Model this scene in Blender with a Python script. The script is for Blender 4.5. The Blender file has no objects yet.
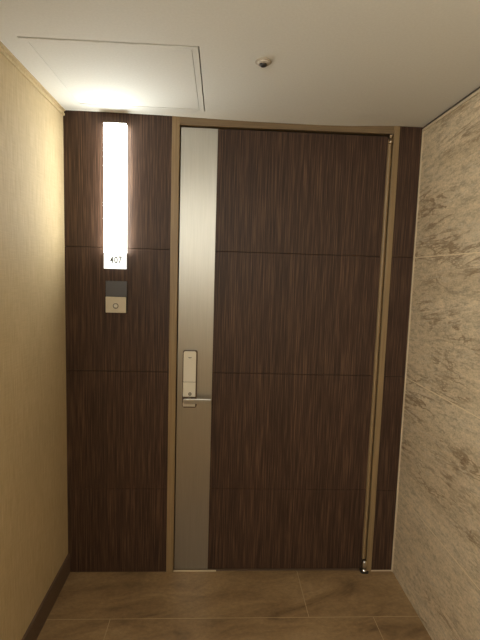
import bpy, bmesh, math
from mathutils import Vector, Matrix

sc = bpy.context.scene
COL = sc.collection

# ------------------------------------------------------------------ camera
FPX, PITCH, YAW, ROLL = 436.08, 0.104323, 0.0499491, 0.0303733
CAM = Vector((0.77796, -2.24941, 1.63353))
cy, sy = math.cos(YAW), math.sin(YAW)
cp, sp = math.cos(PITCH), math.sin(PITCH)
F = Vector((sy * cp, cy * cp, -sp))
R0 = Vector((cy, -sy, 0))
U0 = R0.cross(F)
cr, sr = math.cos(ROLL), math.sin(ROLL)
RT = R0 * cr + U0 * sr
UP = U0 * cr - R0 * sr
cd = bpy.data.cameras.new('camera')
cam = bpy.data.objects.new('camera', cd)
COL.objects.link(cam)
M = Matrix((RT, UP, -F)).transposed().to_4x4()
M.translation = CAM
cam.matrix_world = M
cd.sensor_fit = 'VERTICAL'
cd.sensor_height = 36.0
cd.lens = FPX * 36.0 / 640.0
cd.clip_start = 0.02
sc.camera = cam

# ------------------------------------------------------------------ world, exposure, lights
w = bpy.data.worlds.new('world')
sc.world = w
w.use_nodes = True
w.node_tree.nodes['Background'].inputs[0].default_value = (1.0, 0.9, 0.75, 1)
w.node_tree.nodes['Background'].inputs[1].default_value = 0.02
sc.view_settings.view_transform = 'Standard'
sc.view_settings.look = 'None'
sc.view_settings.gamma = 1.0
sc.view_settings.exposure = 1.1
sc.view_settings.use_curve_mapping = False
LAMP_STRENGTH = 8.8
PLATE_STRENGTH = 0.56
LAMP_COLOR = (0.96, 1.0, 0.96)
CORRIDOR_COLOR = (0.97, 1.0, 0.95)



def corridor_area(name, loc, rot, sx, sy, watts):
    # added unseen fill light, standing in for corridor light behind the viewer
    ld = bpy.data.lights.new(name, 'AREA')
    ld.shape = 'RECTANGLE'
    ld.size, ld.size_y = sx, sy
    ld.energy = watts
    ld.color = CORRIDOR_COLOR
    lo = bpy.data.objects.new(name, ld)
    lo.location = loc
    lo.rotation_euler = rot
    COL.objects.link(lo)


corridor_area('corridor_fill', (0.04, -2.70, 2.045), (0, math.radians(-90), 0), 0.59, 0.80, 22.0)
corridor_area('corridor_fill', (0.90, -2.80, 2.38), (0, 0, 0), 1.26, 0.46, 2.2)
corridor_area('corridor_fill', (0.90, -4.16, 2.075), (math.radians(90), 0, 0), 1.30, 0.45, 1.8)

H, W, BACK = 2.40, 1.79, -4.2
SEAMS = (0.475, 1.115, 1.747)


# ------------------------------------------------------------------ materials
def new_mat(name):
    m = bpy.data.materials.new(name)
    m.use_nodes = True
    nt = m.node_tree
    return m, nt, nt.nodes['Principled BSDF']


def flat(name, col, rough=0.5, metal=0.0, spec=0.5):
    m, nt, b = new_mat(name)
    b.inputs['Base Color'].default_value = (*col, 1)
    b.inputs['Roughness'].default_value = rough
    b.inputs['Metallic'].default_value = metal
    b.inputs['Specular IOR Level'].default_value = spec
    tc = nt.nodes.new('ShaderNodeTexCoord')
    n = nt.nodes.new('ShaderNodeTexNoise')
    n.inputs['Scale'].default_value = 60
    n.inputs['Detail'].default_value = 3
    nt.links.new(tc.outputs['Object'], n.inputs['Vector'])
    r = nt.nodes.new('ShaderNodeMapRange')
    r.inputs['To Min'].default_value = max(0, rough - 0.04)
    r.inputs['To Max'].default_value = min(1, rough + 0.04)
    nt.links.new(n.outputs['Fac'], r.inputs['Value'])
    nt.links.new(r.outputs['Result'], b.inputs['Roughness'])
    return m


def noise(nt, scale3, rot=(0, 0, 0), scale=1.0, detail=4, rough=0.55, distort=0.0):
    tc = nt.nodes.new('ShaderNodeTexCoord')
    mp = nt.nodes.new('ShaderNodeMapping')
    mr = nt.nodes.new('ShaderNodeMapping')
    mr.inputs['Rotation'].default_value = rot
    mp.inputs['Scale'].default_value = scale3
    nt.links.new(tc.outputs['Object'], mr.inputs['Vector'])
    nt.links.new(mr.outputs['Vector'], mp.inputs['Vector'])
    n = nt.nodes.new('ShaderNodeTexNoise')
    n.inputs['Scale'].default_value = scale
    n.inputs['Detail'].default_value = detail
    n.inputs['Roughness'].default_value = rough
    n.inputs['Distortion'].default_value = distort
    nt.links.new(mp.outputs['Vector'], n.inputs['Vector'])
    return n.outputs['Fac']


def ramp(nt, fac, stops):
    r = nt.nodes.new('ShaderNodeValToRGB')
    e = r.color_ramp.elements
    while len(e) < len(stops):
        e.new(0.5)
    for el, (p, c) in zip(e, stops):
        el.position = p
        el.color = (*c, 1) if not isinstance(c, (int, float)) else (c, c, c, 1)
    nt.links.new(fac, r.inputs['Fac'])
    return r.outputs['Color']


def mix(nt, a, b, fac, mode='MIX'):
    m = nt.nodes.new('ShaderNodeMix')
    m.data_type = 'RGBA'
    m.blend_type = mode
    for sock, v in ((m.inputs['Factor'], fac), (m.inputs['A'], a), (m.inputs['B'], b)):
        if isinstance(v, bpy.types.NodeSocket):
            nt.links.new(v, sock)
        elif isinstance(v, tuple):
            sock.default_value = (*v, 1)
        else:
            sock.default_value = v
    return m.outputs['Result']


def bump(nt, b, h, strength, dist):
    bp = nt.nodes.new('ShaderNodeBump')
    bp.inputs['Strength'].default_value = strength
    bp.inputs['Distance'].default_value = dist
    nt.links.new(h, bp.inputs['Height'])
    nt.links.new(bp.outputs['Normal'], b.inputs['Normal'])


def wood_mat():
    m, nt, b = new_mat('dark_wood_veneer')
    fine = noise(nt, (190, 190, 4), detail=3, rough=0.6)
    wide = noise(nt, (38, 38, 0.7), detail=3, rough=0.5)
    c1 = ramp(nt, fine, [(0.30, (0.025, 0.0122, 0.0072)), (0.50, (0.056, 0.0285, 0.017)), (0.74, (0.140, 0.078, 0.047))])
    c2 = ramp(nt, wide, [(0.3, 0.82), (0.7, 1.15)])
    nt.links.new(mix(nt, c1, c2, 1.0, 'MULTIPLY'), b.inputs['Base Color'])
    b.inputs['Roughness'].default_value = 0.5
    b.inputs['Specular IOR Level'].default_value = 0.3
    bump(nt, b, fine, 0.25, 0.0006)
    return m


def stone_mat():
    m, nt, b = new_mat('beige_stone_tile')
    # veins run nearly level along the wall
    rot = (math.radians(4), 0, 0)
    big = noise(nt, (2, 1.0, 7), rot, detail=5, rough=0.55, distort=0.5)
    mid = noise(nt, (26, 16, 60), rot, detail=5, rough=0.7)
    fine = noise(nt, (130, 90, 150), rot, detail=3, rough=0.7)
    base = ramp(nt, big, [(0.25, (0.54, 0.415, 0.262)), (0.5, (0.64, 0.505, 0.33)), (0.75, (0.71, 0.575, 0.39))])
    col = mix(nt, base, ramp(nt, mid, [(0.33, 0.66), (0.5, 1.0), (0.68, 1.16)]), 1.0, 'MULTIPLY')
    col = mix(nt, col, ramp(nt, fine, [(0.33, 0.78), (0.52, 1.0), (0.7, 1.12)]), 1.0, 'MULTIPLY')
    for k, (sc3, wd, lo, hi) in enumerate((((1.5, 1.5, 8.0), 0.016, 0.47, 0.60), ((1.9, 2.6, 15.0), 0.020, 0.50, 0.66))):
        v = noise(nt, sc3, (math.radians((5, 2)[k]), 0, 0), detail=6, rough=0.62, distort=0.7)
        vm = ramp(nt, v, [(0.5 - 2 * wd, 0.0), (0.5 - 0.2 * wd, 1.0), (0.5 + 0.2 * wd, 1.0), (0.5 + wd, 0.0)])
        br = ramp(nt, noise(nt, (3, 3.1 + k, 5), rot, detail=3), [(lo, 0.0), (hi, 0.85)])
        col = mix(nt, col, (0.25, 0.155, 0.080), mix(nt, vm, br, 1.0, 'MULTIPLY'))
    lm = noise(nt, (2.2, 1.8, 13.0), rot, detail=5, rough=0.6, distort=0.5)
    lf = ramp(nt, lm, [(0.56, 0.0), (0.575, 0.35), (0.60, 0.0)])
    col = mix(nt, col, (0.72, 0.62, 0.47), lf)
    col = grout(nt, col, 'YZ', (-0.985, 0.475), 2.0, 0.636, 0.5, 0.0048, (0.80, 0.65, 0.42))
    nt.links.new(col, b.inputs['Base Color'])
    b.inputs['Roughness'].default_value = 0.55
    bump(nt, b, fine, 0.3, 0.001)
    return m


def grout(nt, col, plane, origin, bw, rh, off, mortar, gcol):
    tc = nt.nodes.new('ShaderNodeTexCoord')
    sep = nt.nodes.new('ShaderNodeSeparateXYZ')
    nt.links.new(tc.outputs['Object'], sep.inputs[0])
    cmb = nt.nodes.new('ShaderNodeCombineXYZ')
    for i in range(2):
        a = nt.nodes.new('ShaderNodeMath')
        a.operation = 'SUBTRACT'
        nt.links.new(sep.outputs[plane[i]], a.inputs[0])
        a.inputs[1].default_value = origin[i]
        nt.links.new(a.outputs[0], cmb.inputs[i])
    br = nt.nodes.new('ShaderNodeTexBrick')
    nt.links.new(cmb.outputs[0], br.inputs['Vector'])
    br.offset = off
    br.offset_frequency = 2
    br.squash = 1.0
    br.inputs['Scale'].default_value = 1.0
    br.inputs['Mortar Size'].default_value = mortar / 2
    br.inputs['Mortar Smooth'].default_value = 0.1
    br.inputs['Brick Width'].default_value = bw
    br.inputs['Row Height'].default_value = rh
    return mix(nt, col, gcol, br.outputs['Fac'])


def floor_mat():
    m, nt, b = new_mat('brown_porcelain_tile')
    n1 = noise(nt, (3.2, 9, 4), (0, 0, math.radians(-12)), detail=6, rough=0.62, distort=0.7)
    n2 = noise(nt, (45, 60, 45), detail=4, rough=0.7)
    c = ramp(nt, n1, [(0.30, (0.140, 0.080, 0.036)), (0.45, (0.245, 0.150, 0.070)), (0.60, (0.315, 0.20, 0.096)), (0.8, (0.38, 0.25, 0.13))])
    c = mix(nt, c, ramp(nt, n2, [(0.3, 0.82), (0.7, 1.12)]), 1.0, 'MULTIPLY')
    c = grout(nt, c, 'XY', (0.305, -0.328), 1.26, 0.63, 0.25, 0.0035, (0.42, 0.30, 0.17))
    nt.links.new(c, b.inputs['Base Color'])
    b.inputs['Roughness'].default_value = 0.45
    bump(nt, b, n2, 0.1, 0.0008)
    return m


def paper_mat():
    m, nt, b = new_mat('tan_wallpaper')
    wv = noise(nt, (220, 220, 9), detail=3, rough=0.6)
    wh = noise(nt, (12, 12, 260), detail=2)
    pt = noise(nt, (5, 5, 3), detail=3)
    c = ramp(nt, wv, [(0.3, (0.46, 0.345, 0.185)), (0.7, (0.59, 0.46, 0.27))])
    c = mix(nt, c, ramp(nt, wh, [(0.3, 0.95), (0.7, 1.05)]), 1.0, 'MULTIPLY')
    c = mix(nt, c, ramp(nt, pt, [(0.3, 0.95), (0.7, 1.04)]), 1.0, 'MULTIPLY')
    nt.links.new(c, b.inputs['Base Color'])
    b.inputs['Roughness'].default_value = 0.7
    b.inputs['Specular IOR Level'].default_value = 0.25
    bump(nt, b, wv, 0.2, 0.0006)
    return m


def ceil_mat():
    m, nt, b = new_mat('warm_white_paint')
    n = noise(nt, (120, 120, 120), detail=3)
    nt.links.new(ramp(nt, n, [(0.3, (0.78, 0.77, 0.72)), (0.7, (0.82, 0.81, 0.76))]), b.inputs['Base Color'])
    b.inputs['Roughness'].default_value = 0.8
    b.inputs['Specular IOR Level'].default_value = 0.2
    bump(nt, b, n, 0.06, 0.0005)
    return m


def steel_mat(name, col, rough):
    m, nt, b = new_mat(name)
    n = noise(nt, (500, 500, 6), detail=2)
    c2 = tuple(x * 1.12 for x in col)
    nt.links.new(ramp(nt, n, [(0.3, col), (0.7, c2)]), b.inputs['Base Color'])
    b.inputs['Metallic'].default_value = 1.0
    b.inputs['Roughness'].default_value = rough
    b.inputs['Anisotropic'].default_value = 0.4
    bump(nt, b, n, 0.08, 0.0003)
    return m


def frame_mat(name, sc3, lo, hi):
    m, nt, b = new_mat(name)
    n = noise(nt, sc3, detail=3)
    nt.links.new(ramp(nt, n, [(0.3, lo), (0.7, hi)]), b.inputs['Base Color'])
    b.inputs['Roughness'].default_value = 0.45
    bump(nt, b, n, 0.1, 0.0004)
    return m


def lamp_mat(name, strength):
    m, nt, b = new_mat(name)
    b.inputs['Base Color'].default_value = (0.9, 0.88, 0.84, 1)
    b.inputs['Emission Color'].default_value = (*LAMP_COLOR, 1)
    b.inputs['Emission Strength'].default_value = strength
    b.inputs['Roughness'].default_value = 0.4
    return m


WOOD, STONE, FLOOR, PAPER, CEIL = wood_mat(), stone_mat(), floor_mat(), paper_mat(), ceil_mat()
STEEL = steel_mat('brushed_steel', (0.46, 0.44, 0.395), 0.42)
CHROME = steel_mat('satin_chrome', (0.66, 0.64, 0.60), 0.22)
BRONZE = steel_mat('bronze_edge', (0.40, 0.30, 0.20), 0.38)
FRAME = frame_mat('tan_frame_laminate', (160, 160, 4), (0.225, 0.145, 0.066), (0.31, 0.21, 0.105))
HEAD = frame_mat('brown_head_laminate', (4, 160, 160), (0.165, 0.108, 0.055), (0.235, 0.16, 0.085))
LIT = lamp_mat('lit_acrylic', LAMP_STRENGTH)
PLATE = lamp_mat('lit_number_film', PLATE_STRENGTH)
CREAM = flat('cream_plastic', (0.60, 0.53, 0.41), 0.4)
SILVER = flat('champagne_lacquer', (0.72, 0.655, 0.53), 0.4)
BLACKGLASS = flat('dark_grey_gloss', (0.085, 0.082, 0.09), 0.35)
DARK = flat('dark_plastic', (0.03, 0.027, 0.024), 0.4)
GREY = flat('grey_print', (0.10, 0.10, 0.095), 0.6)
RINGC = flat('grey_ring', (0.13, 0.11, 0.085), 0.4)
SHADOW = flat('painted_shadow_gap', (0.07, 0.05, 0.035), 0.7)
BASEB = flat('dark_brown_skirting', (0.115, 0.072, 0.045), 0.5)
STONETRIM = flat('pale_edge_strip', (0.62, 0.51, 0.35), 0.45)
BEIGE = flat('beige_plastic', (0.50, 0.44, 0.36), 0.45)
PLASTER = flat('grey_backing', (0.12, 0.10, 0.08), 0.8)
OFFWHITE = flat('white_plastic', (0.72, 0.68, 0.60), 0.4)


# ------------------------------------------------------------------ mesh helpers
def link(name, bm, mat, parent=None, smooth=False, bev=0.0, seg=2, kind=None):
    me = bpy.data.meshes.new(name)
    bmesh.ops.recalc_face_normals(bm, faces=bm.faces[:])
    bm.to_mesh(me)
    bm.free()
    for p in me.polygons:
        p.use_smooth = smooth
    o = bpy.data.objects.new(name, me)
    COL.objects.link(o)
    me.materials.append(mat)
    if bev:
        b = o.modifiers.new('bevel', 'BEVEL')
        b.width = bev
        b.segments = seg
        b.limit_method = 'ANGLE'
        b.angle_limit = math.radians(40)
    if parent:
        o.parent = parent
        o.matrix_parent_inverse = Matrix.Translation(-parent.location)
    if kind:
        o['kind'] = kind
    return o


def tag(o, label=None, cat=None, kind=None, group=None):
    if label:
        o['label'] = label
    if cat:
        o['category'] = cat
    if kind:
        o['kind'] = kind
    if group:
        o['group'] = group
    return o


def empty(name, loc, label, cat, kind=None):
    o = bpy.data.objects.new(name, None)
    o.empty_display_size = 0.05
    o.location = loc
    COL.objects.link(o)
    return tag(o, label, cat, kind)


def box(x0, x1, y0, y1, z0, z1, bm=None):
    bm = bm or bmesh.new()
    v = [bm.verts.new((x, y, z)) for x in (x0, x1) for y in (y0, y1) for z in (z0, z1)]
    for f in ((0, 1, 3, 2), (4, 6, 7, 5), (0, 4, 5, 1), (2, 3, 7, 6), (0, 2, 6, 4), (1, 5, 7, 3)):
        bm.faces.new([v[i] for i in f])
    return bm


def prism(pts, axis, a, b, bm=None):
    """Extrude a closed 2-D outline along an axis. axis 'x': pts are (y,z); 'y': (x,z); 'z': (x,y)."""
    bm = bm or bmesh.new()

    def P(p, t):
        return {'x': (t, p[0], p[1]), 'y': (p[0], t, p[1]), 'z': (p[0], p[1], t)}[axis]
    A = [bm.verts.new(P(p, a)) for p in pts]
    B = [bm.verts.new(P(p, b)) for p in pts]
    n = len(pts)
    bm.faces.new(A)
    bm.faces.new(B[::-1])
    for i in range(n):
        j = (i + 1) % n
        bm.faces.new((A[i], B[i], B[j], A[j]))
    return bm


def lathe(prof, centre, axis='z', n=40):
    closed = prof[0] == prof[-1]
    """Revolve (radius, height) pairs about an axis through centre."""
    bm = bmesh.new()
    rings = []
    for r, h in prof:
        ring = []
        if r < 1e-6:
            p = {'z': (0, 0, h), 'y': (0, h, 0), 'x': (h, 0, 0)}[axis]
            ring = [bm.verts.new(Vector(p) + Vector(centre))]
        else:
            for k in range(n):
                t = 2 * math.pi * k / n
                c, s = r * math.cos(t), r * math.sin(t)
                p = {'z': (c, s, h), 'y': (c, h, s), 'x': (h, c, s)}[axis]
                ring.append(bm.verts.new(Vector(p) + Vector(centre)))
        rings.append(ring)
    for a, b in zip(rings, rings[1:]):
        for k in range(n):
            q = [a[k % len(a)], a[(k + 1) % len(a)], b[(k + 1) % len(b)], b[k % len(b)]]
            u = []
            for v in q:
                if v not in u:
                    u.append(v)
            if len(u) > 2:
                bm.faces.new(u)
    if closed:
        bmesh.ops.remove_doubles(bm, verts=bm.verts[:], dist=1e-6)
        return bm
    for ring in (rings[0], rings[-1]):
        if len(ring) > 2:
            bm.faces.new(ring)
    return bm


def rrect(x0, x1, z0, z1, r, n=6):
    """Rounded rectangle outline; r = (lower-left, lower-right, upper-right, upper-left)."""
    pts = []
    for (cx, cz, rr, a0) in ((x0 + r[0], z0 + r[0], r[0], 180), (x1 - r[1], z0 + r[1], r[1], 270),
                             (x1 - r[2], z1 - r[2], r[2], 0), (x0 + r[3], z1 - r[3], r[3], 90)):
        for k in range(n + 1):
            t = math.radians(a0 + 90 * k / n)
            pts.append((cx + rr * math.cos(t), cz + rr * math.sin(t)))
    return pts


def grooved(x0, x1, yf, yb, z0, z1, seams, g=0.0019, d=0.0042):
    """A wood slab whose front (at yf) has fine horizontal V joints at the seams."""
    pts = [(yb, z0), (yf, z0)]
    for s in seams:
        pts += [(yf, s - g), (yf + d, s), (yf, s + g)]
    pts += [(yf, z1), (yb, z1)]
    return prism(pts, 'x', x0, x1)


# ------------------------------------------------------------------ the setting
tag(link('floor', box(-0.12, W + 0.12, BACK - 0.1, 0.12, -0.08, 0.0), FLOOR),
    'brown mottled stone tile floor with pale joints in front of the door', 'floor', 'structure')

# ceiling: a slab with a recess for the access hatch
HX0, HX1, HY0, HY1 = 0.083, 0.690, -0.672, -0.076
xs, ys = (-0.12, HX0, HX1, W + 0.12), (BACK - 0.1, HY0, HY1, 0.12)
bm = bmesh.new()
g = [[bm.verts.new((x, y, H)) for y in ys] for x in xs]
for i in range(3):
    for j in range(3):
        if (i, j) != (1, 1):
            bm.faces.new((g[i][j], g[i + 1][j], g[i + 1][j + 1], g[i][j + 1]))
inner = [g[1][1], g[2][1], g[2][2], g[1][2]]
up = [bm.verts.new((v.co.x, v.co.y, H + 0.08)) for v in inner]
for k in range(4):
    bm.faces.new((inner[k], inner[(k + 1) % 4], up[(k + 1) % 4], up[k]))
bm.faces.new(up)
rim = [g[0][0], g[1][0], g[2][0], g[3][0], g[3][1], g[3][2], g[3][3], g[2][3], g[1][3], g[0][3], g[0][2], g[0][1]]
top = [bm.verts.new((v.co.x, v.co.y, H + 0.14)) for v in rim]
for k in range(12):
    bm.faces.new((rim[k], rim[(k + 1) % 12], top[(k + 1) % 12], top[k]))
bm.faces.new(top)
tag(link('ceiling', bm, CEIL), 'smooth off-white painted ceiling above the door', 'ceiling', 'structure')

tag(link('wall_left', box(-0.12, 0.0, BACK, 0.0, 0.0, H), PAPER),
    'tan textured wallpaper wall at the left', 'wall', 'structure')
tag(link('wall_right', box(W, W + 0.12, BACK, 0.0, 0.0, H - 0.0095), STONE),
    'beige veined stone tile wall at the right', 'wall', 'structure')
tag(link('wall_front', box(-0.12, W + 0.12, 0.07, 0.12, 0.0, H), PLASTER),
    'dark backing wall behind the door and the wood panelling', 'wall', 'structure')
tag(link('wall_rear', box(-0.12, W + 0.12, BACK - 0.1, BACK, 0.0, H), PAPER),
    'tan wallpaper wall behind the viewer', 'wall', 'structure')
tag(link('wall_front_left', grooved(0.0, 0.5275, 0.0, 0.07, 0.0, H, SEAMS), WOOD),
    'dark wood panelling left of the door, around the lit panel', 'wall', 'structure')
tag(link('wall_front_right', grooved(1.667, W, 0.0, 0.07, 0.006, H, SEAMS), WOOD),
    'narrow dark wood panelling between the door and the stone wall', 'wall', 'structure')
tag(link('baseboard_left', prism([(0.0, 0.0), (0.011, 0.0), (0.011, 0.103), (0.008, 0.108), (0.0, 0.108)], 'y', BACK, -0.001), BASEB),
    'dark brown baseboard under the tan wallpaper wall', 'baseboard', 'structure')
tag(link('trim_1', prism([(0.0, H - 0.026), (0.007, H - 0.026), (0.009, H - 0.022), (0.009, H - 0.016), (0.005, H - 0.013),
                          (0.005, H - 0.006), (0.012, H - 0.004), (0.012, H), (0.0, H)], 'y', BACK, -0.001), PAPER),
    'thin tan moulding between the wallpaper wall and the ceiling', 'trim', 'structure')
tag(link('trim_2', prism([(W - 0.006, H - 0.022), (W, H - 0.022), (W, H - 0.009), (W - 0.005, H - 0.009), (W - 0.006, H - 0.0105)], 'y', BACK, -0.006), STONETRIM),
    'pale edge strip along the top of the stone wall', 'trim', 'structure')
tag(link('trim_5', box(W - 0.005, W, BACK, -0.006, H - 0.0085, H - 0.0005), SHADOW),  # strip coloured dark in place of the shaded gap under the ceiling
    'dark strip coloured as the shadow line between the stone wall and the ceiling', 'trim', 'structure')
# the ceiling plaster sags a little towards the door frame
bm = bmesh.new()
drop = [(0.05, 0.001, 0.06), (0.50, 0.006, 0.062), (0.69, 0.010, 0.064), (0.78, 0.012, 0.20), (0.92, 0.0145, 0.34), (1.26, 0.016, 0.36), (1.42, 0.013, 0.34), (1.60, 0.004, 0.26), (1.72, 0.001, 0.2)]
cols = []
for x, d, dep in drop:
    cols.append([bm.verts.new((x, -0.0108, H - 0.0004)), bm.verts.new((x, -dep, H - 0.0004))] +
                [bm.verts.new((x, -dep + (dep - 0.0108) * t, H - 0.0006 - d * t * t)) for t in (0.25, 0.5, 0.75, 1.0)])
for a, c in zip(cols, cols[1:]):
    n = len(a)
    for k in range(n):
        bm.faces.new((a[k], a[(k + 1) % n], c[(k + 1) % n], c[k]))
bm.faces.new(cols[0])
bm.faces.new(cols[-1][::-1])
tag(link('trim_6', bm, CEIL), 'slightly sagging plaster edge above the door frame', 'trim', 'structure')
tag(link('trim_3', box(W - 0.006, W, -0.006, 0.0, 0.0, H - 0.009), STONETRIM),
    'pale upright edge strip where the stone wall meets the dark wood', 'trim', 'structure')
tag(link('trim_4', box(1.667, W - 0.006, -0.003, 0.07, 0.0, 0.006), STONETRIM),
    'pale sill strip under the narrow wood panel by the stone wall', 'trim', 'structure')

# ------------------------------------------------------------------ the door
DX0, DX1 = 0.571, 1.634
door = empty('door_1', (DX1 - 0.02, 0.02, 0.0),
             'dark wood apartment door with a full-height steel strip and a digital lock', 'door', 'structure')
YF = 0.006
link('door_leaf', grooved(0.7535, 1.6135, YF, 0.05, 0.012, 2.348, SEAMS), WOOD, door, kind='structure')
tag(link('lock_stile', box(DX0, 0.753, YF - 0.0012, 0.05, 0.012, 2.348), STEEL, door, bev=0.0008, kind='structure'),
    'full-height brushed steel strip')
# rounded hinge edge of the leaf
pts = [(1.614, 0.05)] + [(1.6235 + 0.0095 * math.cos(t), 0.004 + 0.0095 * math.sin(t))
                        for t in [math.pi + math.pi * k / 12 for k in range(13)]] + [(1.633, 0.05)]
tag(link('edge_bead', prism(pts, 'z', 0.075, 2.335), FRAME, door, smooth=False, kind='structure'), 'rounded tan hinge edge')
# frame: two jambs and a head in one outline
fo, fi, fi2 = 0.5275, 0.5655, 1.637
tag(link('jamb', box(fo, fi, -0.010, 0.065, 0.0, H - 0.0005), FRAME, door, bev=0.002, kind='structure'), 'tan left upright of the frame')
tag(link('jamb', box(fi2, 1.667, -0.010, 0.065, 0.006, H - 0.0005), FRAME, door, bev=0.002, kind='structure'), 'tan right upright of the frame')
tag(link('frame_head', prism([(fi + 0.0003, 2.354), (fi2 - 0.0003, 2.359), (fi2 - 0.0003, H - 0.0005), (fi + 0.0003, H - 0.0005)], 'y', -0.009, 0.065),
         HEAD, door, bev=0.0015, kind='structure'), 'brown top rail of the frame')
tag(link('threshold', box(0.566, 1.600, 0.003, 0.06, 0.0, 0.007), BASEB, door, bev=0.001, kind='structure'), 'dark threshold')
tag(link('sill_plate', box(0.567, 0.80, -0.002, 0.0027, 0.0, 0.008), STONETRIM, door, bev=0.001, kind='structure'), 'pale metal plate under the steel strip')


def pivot(cz, parent, flip):
    s = -1 if flip else 1
    x, y = 1.6275, -0.004
    prof = [(0.0001, -0.03 * s), (0.0165, -0.03 * s), (0.0165, -0.022 * s), (0.013, -0.019 * s), (0.0115, -0.016 * s),
            (0.0115, -0.012 * s), (0.0135, -0.010 * s), (0.0135, 0.030 * s), (0.011, 0.034 * s), (0.0001, 0.034 * s)]
    p = link('pivot_hinge', lathe(prof, (x, y, cz), 'z', 28), CHROME, parent, smooth=True, kind='structure')
    return p


p = pivot(0.033, door, False)
p['label'] = 'round metal pivot hinge at the floor'
link('pivot_foot', prism(rrect(1.606, 1.650, -0.024, 0.02, (0.012, 0.012, 0.004, 0.004)), 'z', 0.0, 0.004), DARK, p, kind='structure')
prof = [(0.0001, 0.0), (0.008, 0.0), (0.0095, 0.002), (0.0095, 0.022), (0.006, 0.024), (0.006, 0.032), (0.0095, 0.034), (0.0095, 0.043), (0.0001, 0.043)]
p = link('pivot_hinge', lathe(prof, (1.6235, -0.006, 2.312), 'z', 24), BRONZE, door, smooth=True, kind='structure')
p['label'] = 'small pivot hinge at the top corner'

# digital lock on the steel strip
Y0 = YF - 0.0014
lock = link('door_lock', prism(rrect(0.5995, 0.6745, 0.929, 1.234, (0.012, 0.012, 0.010, 0.010)), 'y', Y0 - 0.018, Y0), BASEB, door, bev=0.003, kind='structure')  # case coloured dark and widened to stand in for the lock's shadow edge
lock['label'] = 'upright digital lock with back case coloured as its shadow edge'
link('lock_cover', prism(rrect(0.6035, 0.6685, 1.070, 1.2305, (0.002, 0.002, 0.010, 0.010)), 'y', Y0 - 0.027, Y0 - 0.0182), SILVER, lock, bev=0.003, kind='structure')
link('lock_base', prism(rrect(0.6025, 0.6685, 0.990, 1.067, (0.003, 0.003, 0.002, 0.002)), 'y', Y0 - 0.025, Y0 - 0.0182), SILVER, lock, bev=0.002, kind='structure')
# a small curved mark near the top of the cover
bm = bmesh.new()
mk = []
for k in range(9):
    t = -1 + 2 * k / 8
    mk.append((0.637 + 0.010 * t, 1.196 + 0.005 * t * t - 0.001))
mk2 = [(x, z + 0.0035 * (1 - abs((x - 0.637) / 0.010) ** 2) + 0.0008) for x, z in mk[::-1]]
link('maker_mark', prism(mk + mk2, 'y', Y0 - 0.0275, Y0 - 0.0271), GREY, lock, kind='structure')
link('key_hole', lathe([(0.0035, -0.001), (0.0085, -0.001), (0.0085, 0.0015), (0.0035, 0.0015), (0.0035, -0.001)],
                       (0.640, Y0 - 0.0262, 1.006), 'y', 24), RINGC, lock, kind='structure')
# lever: spindle out of the case, then a bar to the right
lev = lathe([(0.0001, 0.0), (0.011, 0.0), (0.011, -0.028), (0.0001, -0.028)], (0.636, Y0 - 0.0182, 0.975), 'y', 24)
lever = link('lever_spindle', lev, STEEL, lock, smooth=False, kind='structure')
link('lever', prism(rrect(0.606, 0.752, 0.962, 0.988, (0.010, 0.004, 0.004, 0.010)), 'y', Y0 - 0.058, Y0 - 0.0465), STEEL, lock, bev=0.003, kind='structure')
link('lower_cap', prism([(Y0 - 0.0182, 0.937), (Y0 - 0.0182, 0.966), (Y0 - 0.026, 0.966), (Y0 - 0.030, 0.962), (Y0 - 0.031, 0.952),
                         (Y0 - 0.028, 0.942), (Y0 - 0.023, 0.937)], 'x', 0.604, 0.668), SILVER, lock, bev=0.001, kind='structure')

# ------------------------------------------------------------------ lit room-number panel
LX0, LX1, LZ0, LZ1, LY, LS = 0.2025, 0.3085, 1.642, 2.339, -0.034, 1.722
lamp = empty('wall_light', (0.255, 0.0, LZ0), 'tall glowing white light panel numbered 407 on the dark wood', 'light')
# back plate with an added top cap that shields the ceiling from the lamp
link('light_housing', prism([(-0.0005, LZ0 + 0.004), (-0.004, LZ0 + 0.004), (-0.004, LZ1 + 0.0005), (LY - 0.001, LZ1 + 0.0005), (LY - 0.001, LZ1 + 0.003), (-0.0005, LZ1 + 0.003)],
                            'x', LX0, LX1), OFFWHITE, lamp)
link('light_diffuser', box(LX0, LX1, LY, -0.0045, LS + 0.0002, LZ1), LIT, lamp)
link('number_plate', box(LX0, LX1, LY, -0.0045, LZ0, LS), PLATE, lamp)


def text_mesh(name, body, x0, x1, z0, z1, y, mat, parent):
    cu = bpy.data.curves.new(name, 'FONT')
    cu.body = body
    cu.resolution_u = 3
    cu.extrude = 0.02
    cu.offset = 0.012
    t = bpy.data.objects.new(name, cu)
    COL.objects.link(t)
    dg = bpy.context.evaluated_depsgraph_get()
    me = bpy.data.meshes.new_from_object(t.evaluated_get(dg))
    bpy.data.objects.remove(t)
    xs_ = [v.co.x for v in me.vertices]
    zs_ = [v.co.y for v in me.vertices]
    ax, bx, az, bz = min(xs_), max(xs_), min(zs_), max(zs_)
    for v in me.vertices:
        X = x0 + (v.co.x - ax) / (bx - ax) * (x1 - x0)
        Z = z0 + (v.co.y - az) / (bz - az) * (z1 - z0)
        v.co = (X, y - (v.co.z + 0.02) / 0.04 * 0.0006, Z)
    me.materials.clear()
    me.materials.append(mat)
    o = bpy.data.objects.new(name, me)
    COL.objects.link(o)
    o.parent = parent
    o.matrix_parent_inverse = Matrix.Translation(-parent.location)
    return o


dx = 0.2335
for ch in '407':
    o = text_mesh('room_number', ch, dx, dx + 0.0165, 1.6695, 1.7035, LY - 0.0004, GREY, lamp)
    o['label'] = 'grey digit ' + ch
    dx += 0.0205

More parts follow.
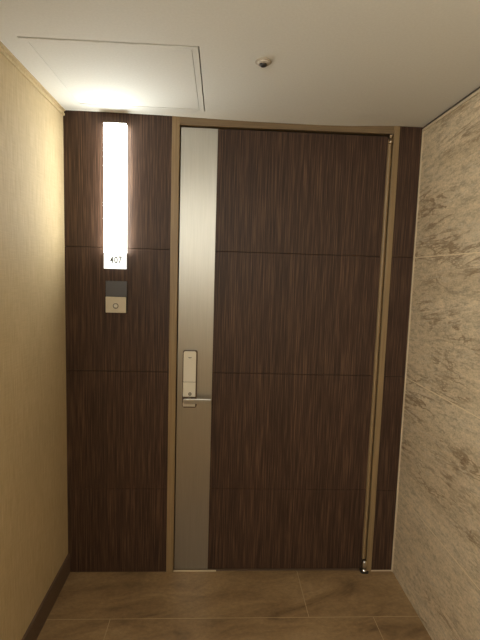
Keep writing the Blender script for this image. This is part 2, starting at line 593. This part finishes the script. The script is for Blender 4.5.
# ------------------------------------------------------------------ doorbell
bell = empty('doorbell', (0.259, 0.0, 1.42), 'small doorbell with dark top and beige button plate below the light panel', 'doorbell')
link('back_box', box(0.208, 0.312, -0.008, -0.0005, 1.422, 1.5795), DARK, bell, bev=0.001)
tag(link('screen_plate', box(0.2065, 0.3125, -0.016, -0.0082, 1.503, 1.581), BLACKGLASS, bell, bev=0.0015), 'dark grey upper plate')
pl = tag(link('button_plate', box(0.2065, 0.3085, -0.019, -0.0082, 1.4205, 1.501), CREAM, bell, bev=0.002), 'beige lower plate')
BX, BZ = 0.2575, 1.4555
tag(link('button_ring', lathe([(0.0108, -0.003), (0.0128, -0.003), (0.0138, -0.002), (0.0138, 0.0), (0.0108, 0.0), (0.0108, -0.003)],
                              (BX, -0.0192, BZ), 'y', 32), RINGC, pl, smooth=False), 'dark ring')
tag(link('button', lathe([(0.0001, -0.0035), (0.006, -0.0032), (0.0095, -0.002), (0.0103, 0.0), (0.0001, 0.0)],
                         (BX, -0.0192, BZ), 'y', 28), OFFWHITE, pl, smooth=True), 'pale round push button')

# ------------------------------------------------------------------ ceiling access hatch
hatch = empty('ceiling_hatch', (0.385, -0.37, H), 'square white access hatch in the ceiling near the light panel', 'hatch')


def ring(ox0, ox1, oy0, oy1, ix0, ix1, iy0, iy1, z0, z1):
    bm = bmesh.new()
    L = []
    for z in (z0, z1):
        L.append([[bm.verts.new((x, y, z)) for x, y in ((a, c), (b, c), (b, d), (a, d))]
                  for a, b, c, d in ((ox0, ox1, oy0, oy1), (ix0, ix1, iy0, iy1))])
    for k in range(4):
        j = (k + 1) % 4
        bm.faces.new((L[0][0][k], L[0][0][j], L[0][1][j], L[0][1][k]))
        bm.faces.new((L[1][0][k], L[1][0][j], L[1][1][j], L[1][1][k]))
        bm.faces.new((L[0][0][k], L[0][0][j], L[1][0][j], L[1][0][k]))
        bm.faces.new((L[0][1][k], L[0][1][j], L[1][1][j], L[1][1][k]))
    return bm


link('hatch_frame', ring(HX0 + 0.0008, HX1 - 0.0045, HY0 + 0.011, HY1 - 0.0008, 0.107, 0.664, -0.646, -0.094, H - 0.0005, H + 0.03), CEIL, hatch)
link('hatch_panel', box(0.1085, 0.6625, -0.6445, -0.0985, H - 0.0002, H + 0.02), CEIL, hatch, bev=0.0008)

# ------------------------------------------------------------------ ceiling sensor
det = empty('smoke_detector', (0.917, -0.594, H), 'small round detector with dark centre on the white ceiling', 'detector')
link('detector_base', lathe([(0.0001, -0.0005), (0.0285, -0.0005), (0.0295, -0.003), (0.0295, -0.0045), (0.024, -0.0055), (0.023, -0.010), (0.018, -0.013), (0.016, -0.013),
                             (0.0155, -0.009), (0.0001, -0.009)], (0.917, -0.594, H), 'z', 40), BEIGE, det, smooth=False)
tag(link('sensor_head', lathe([(0.0001, -0.0092), (0.0135, -0.0092), (0.0135, -0.014), (0.0105, -0.018), (0.005, -0.0205), (0.0001, -0.021)],
                              (0.917, -0.594, H), 'z', 32), DARK, det, smooth=True), 'dark centre')
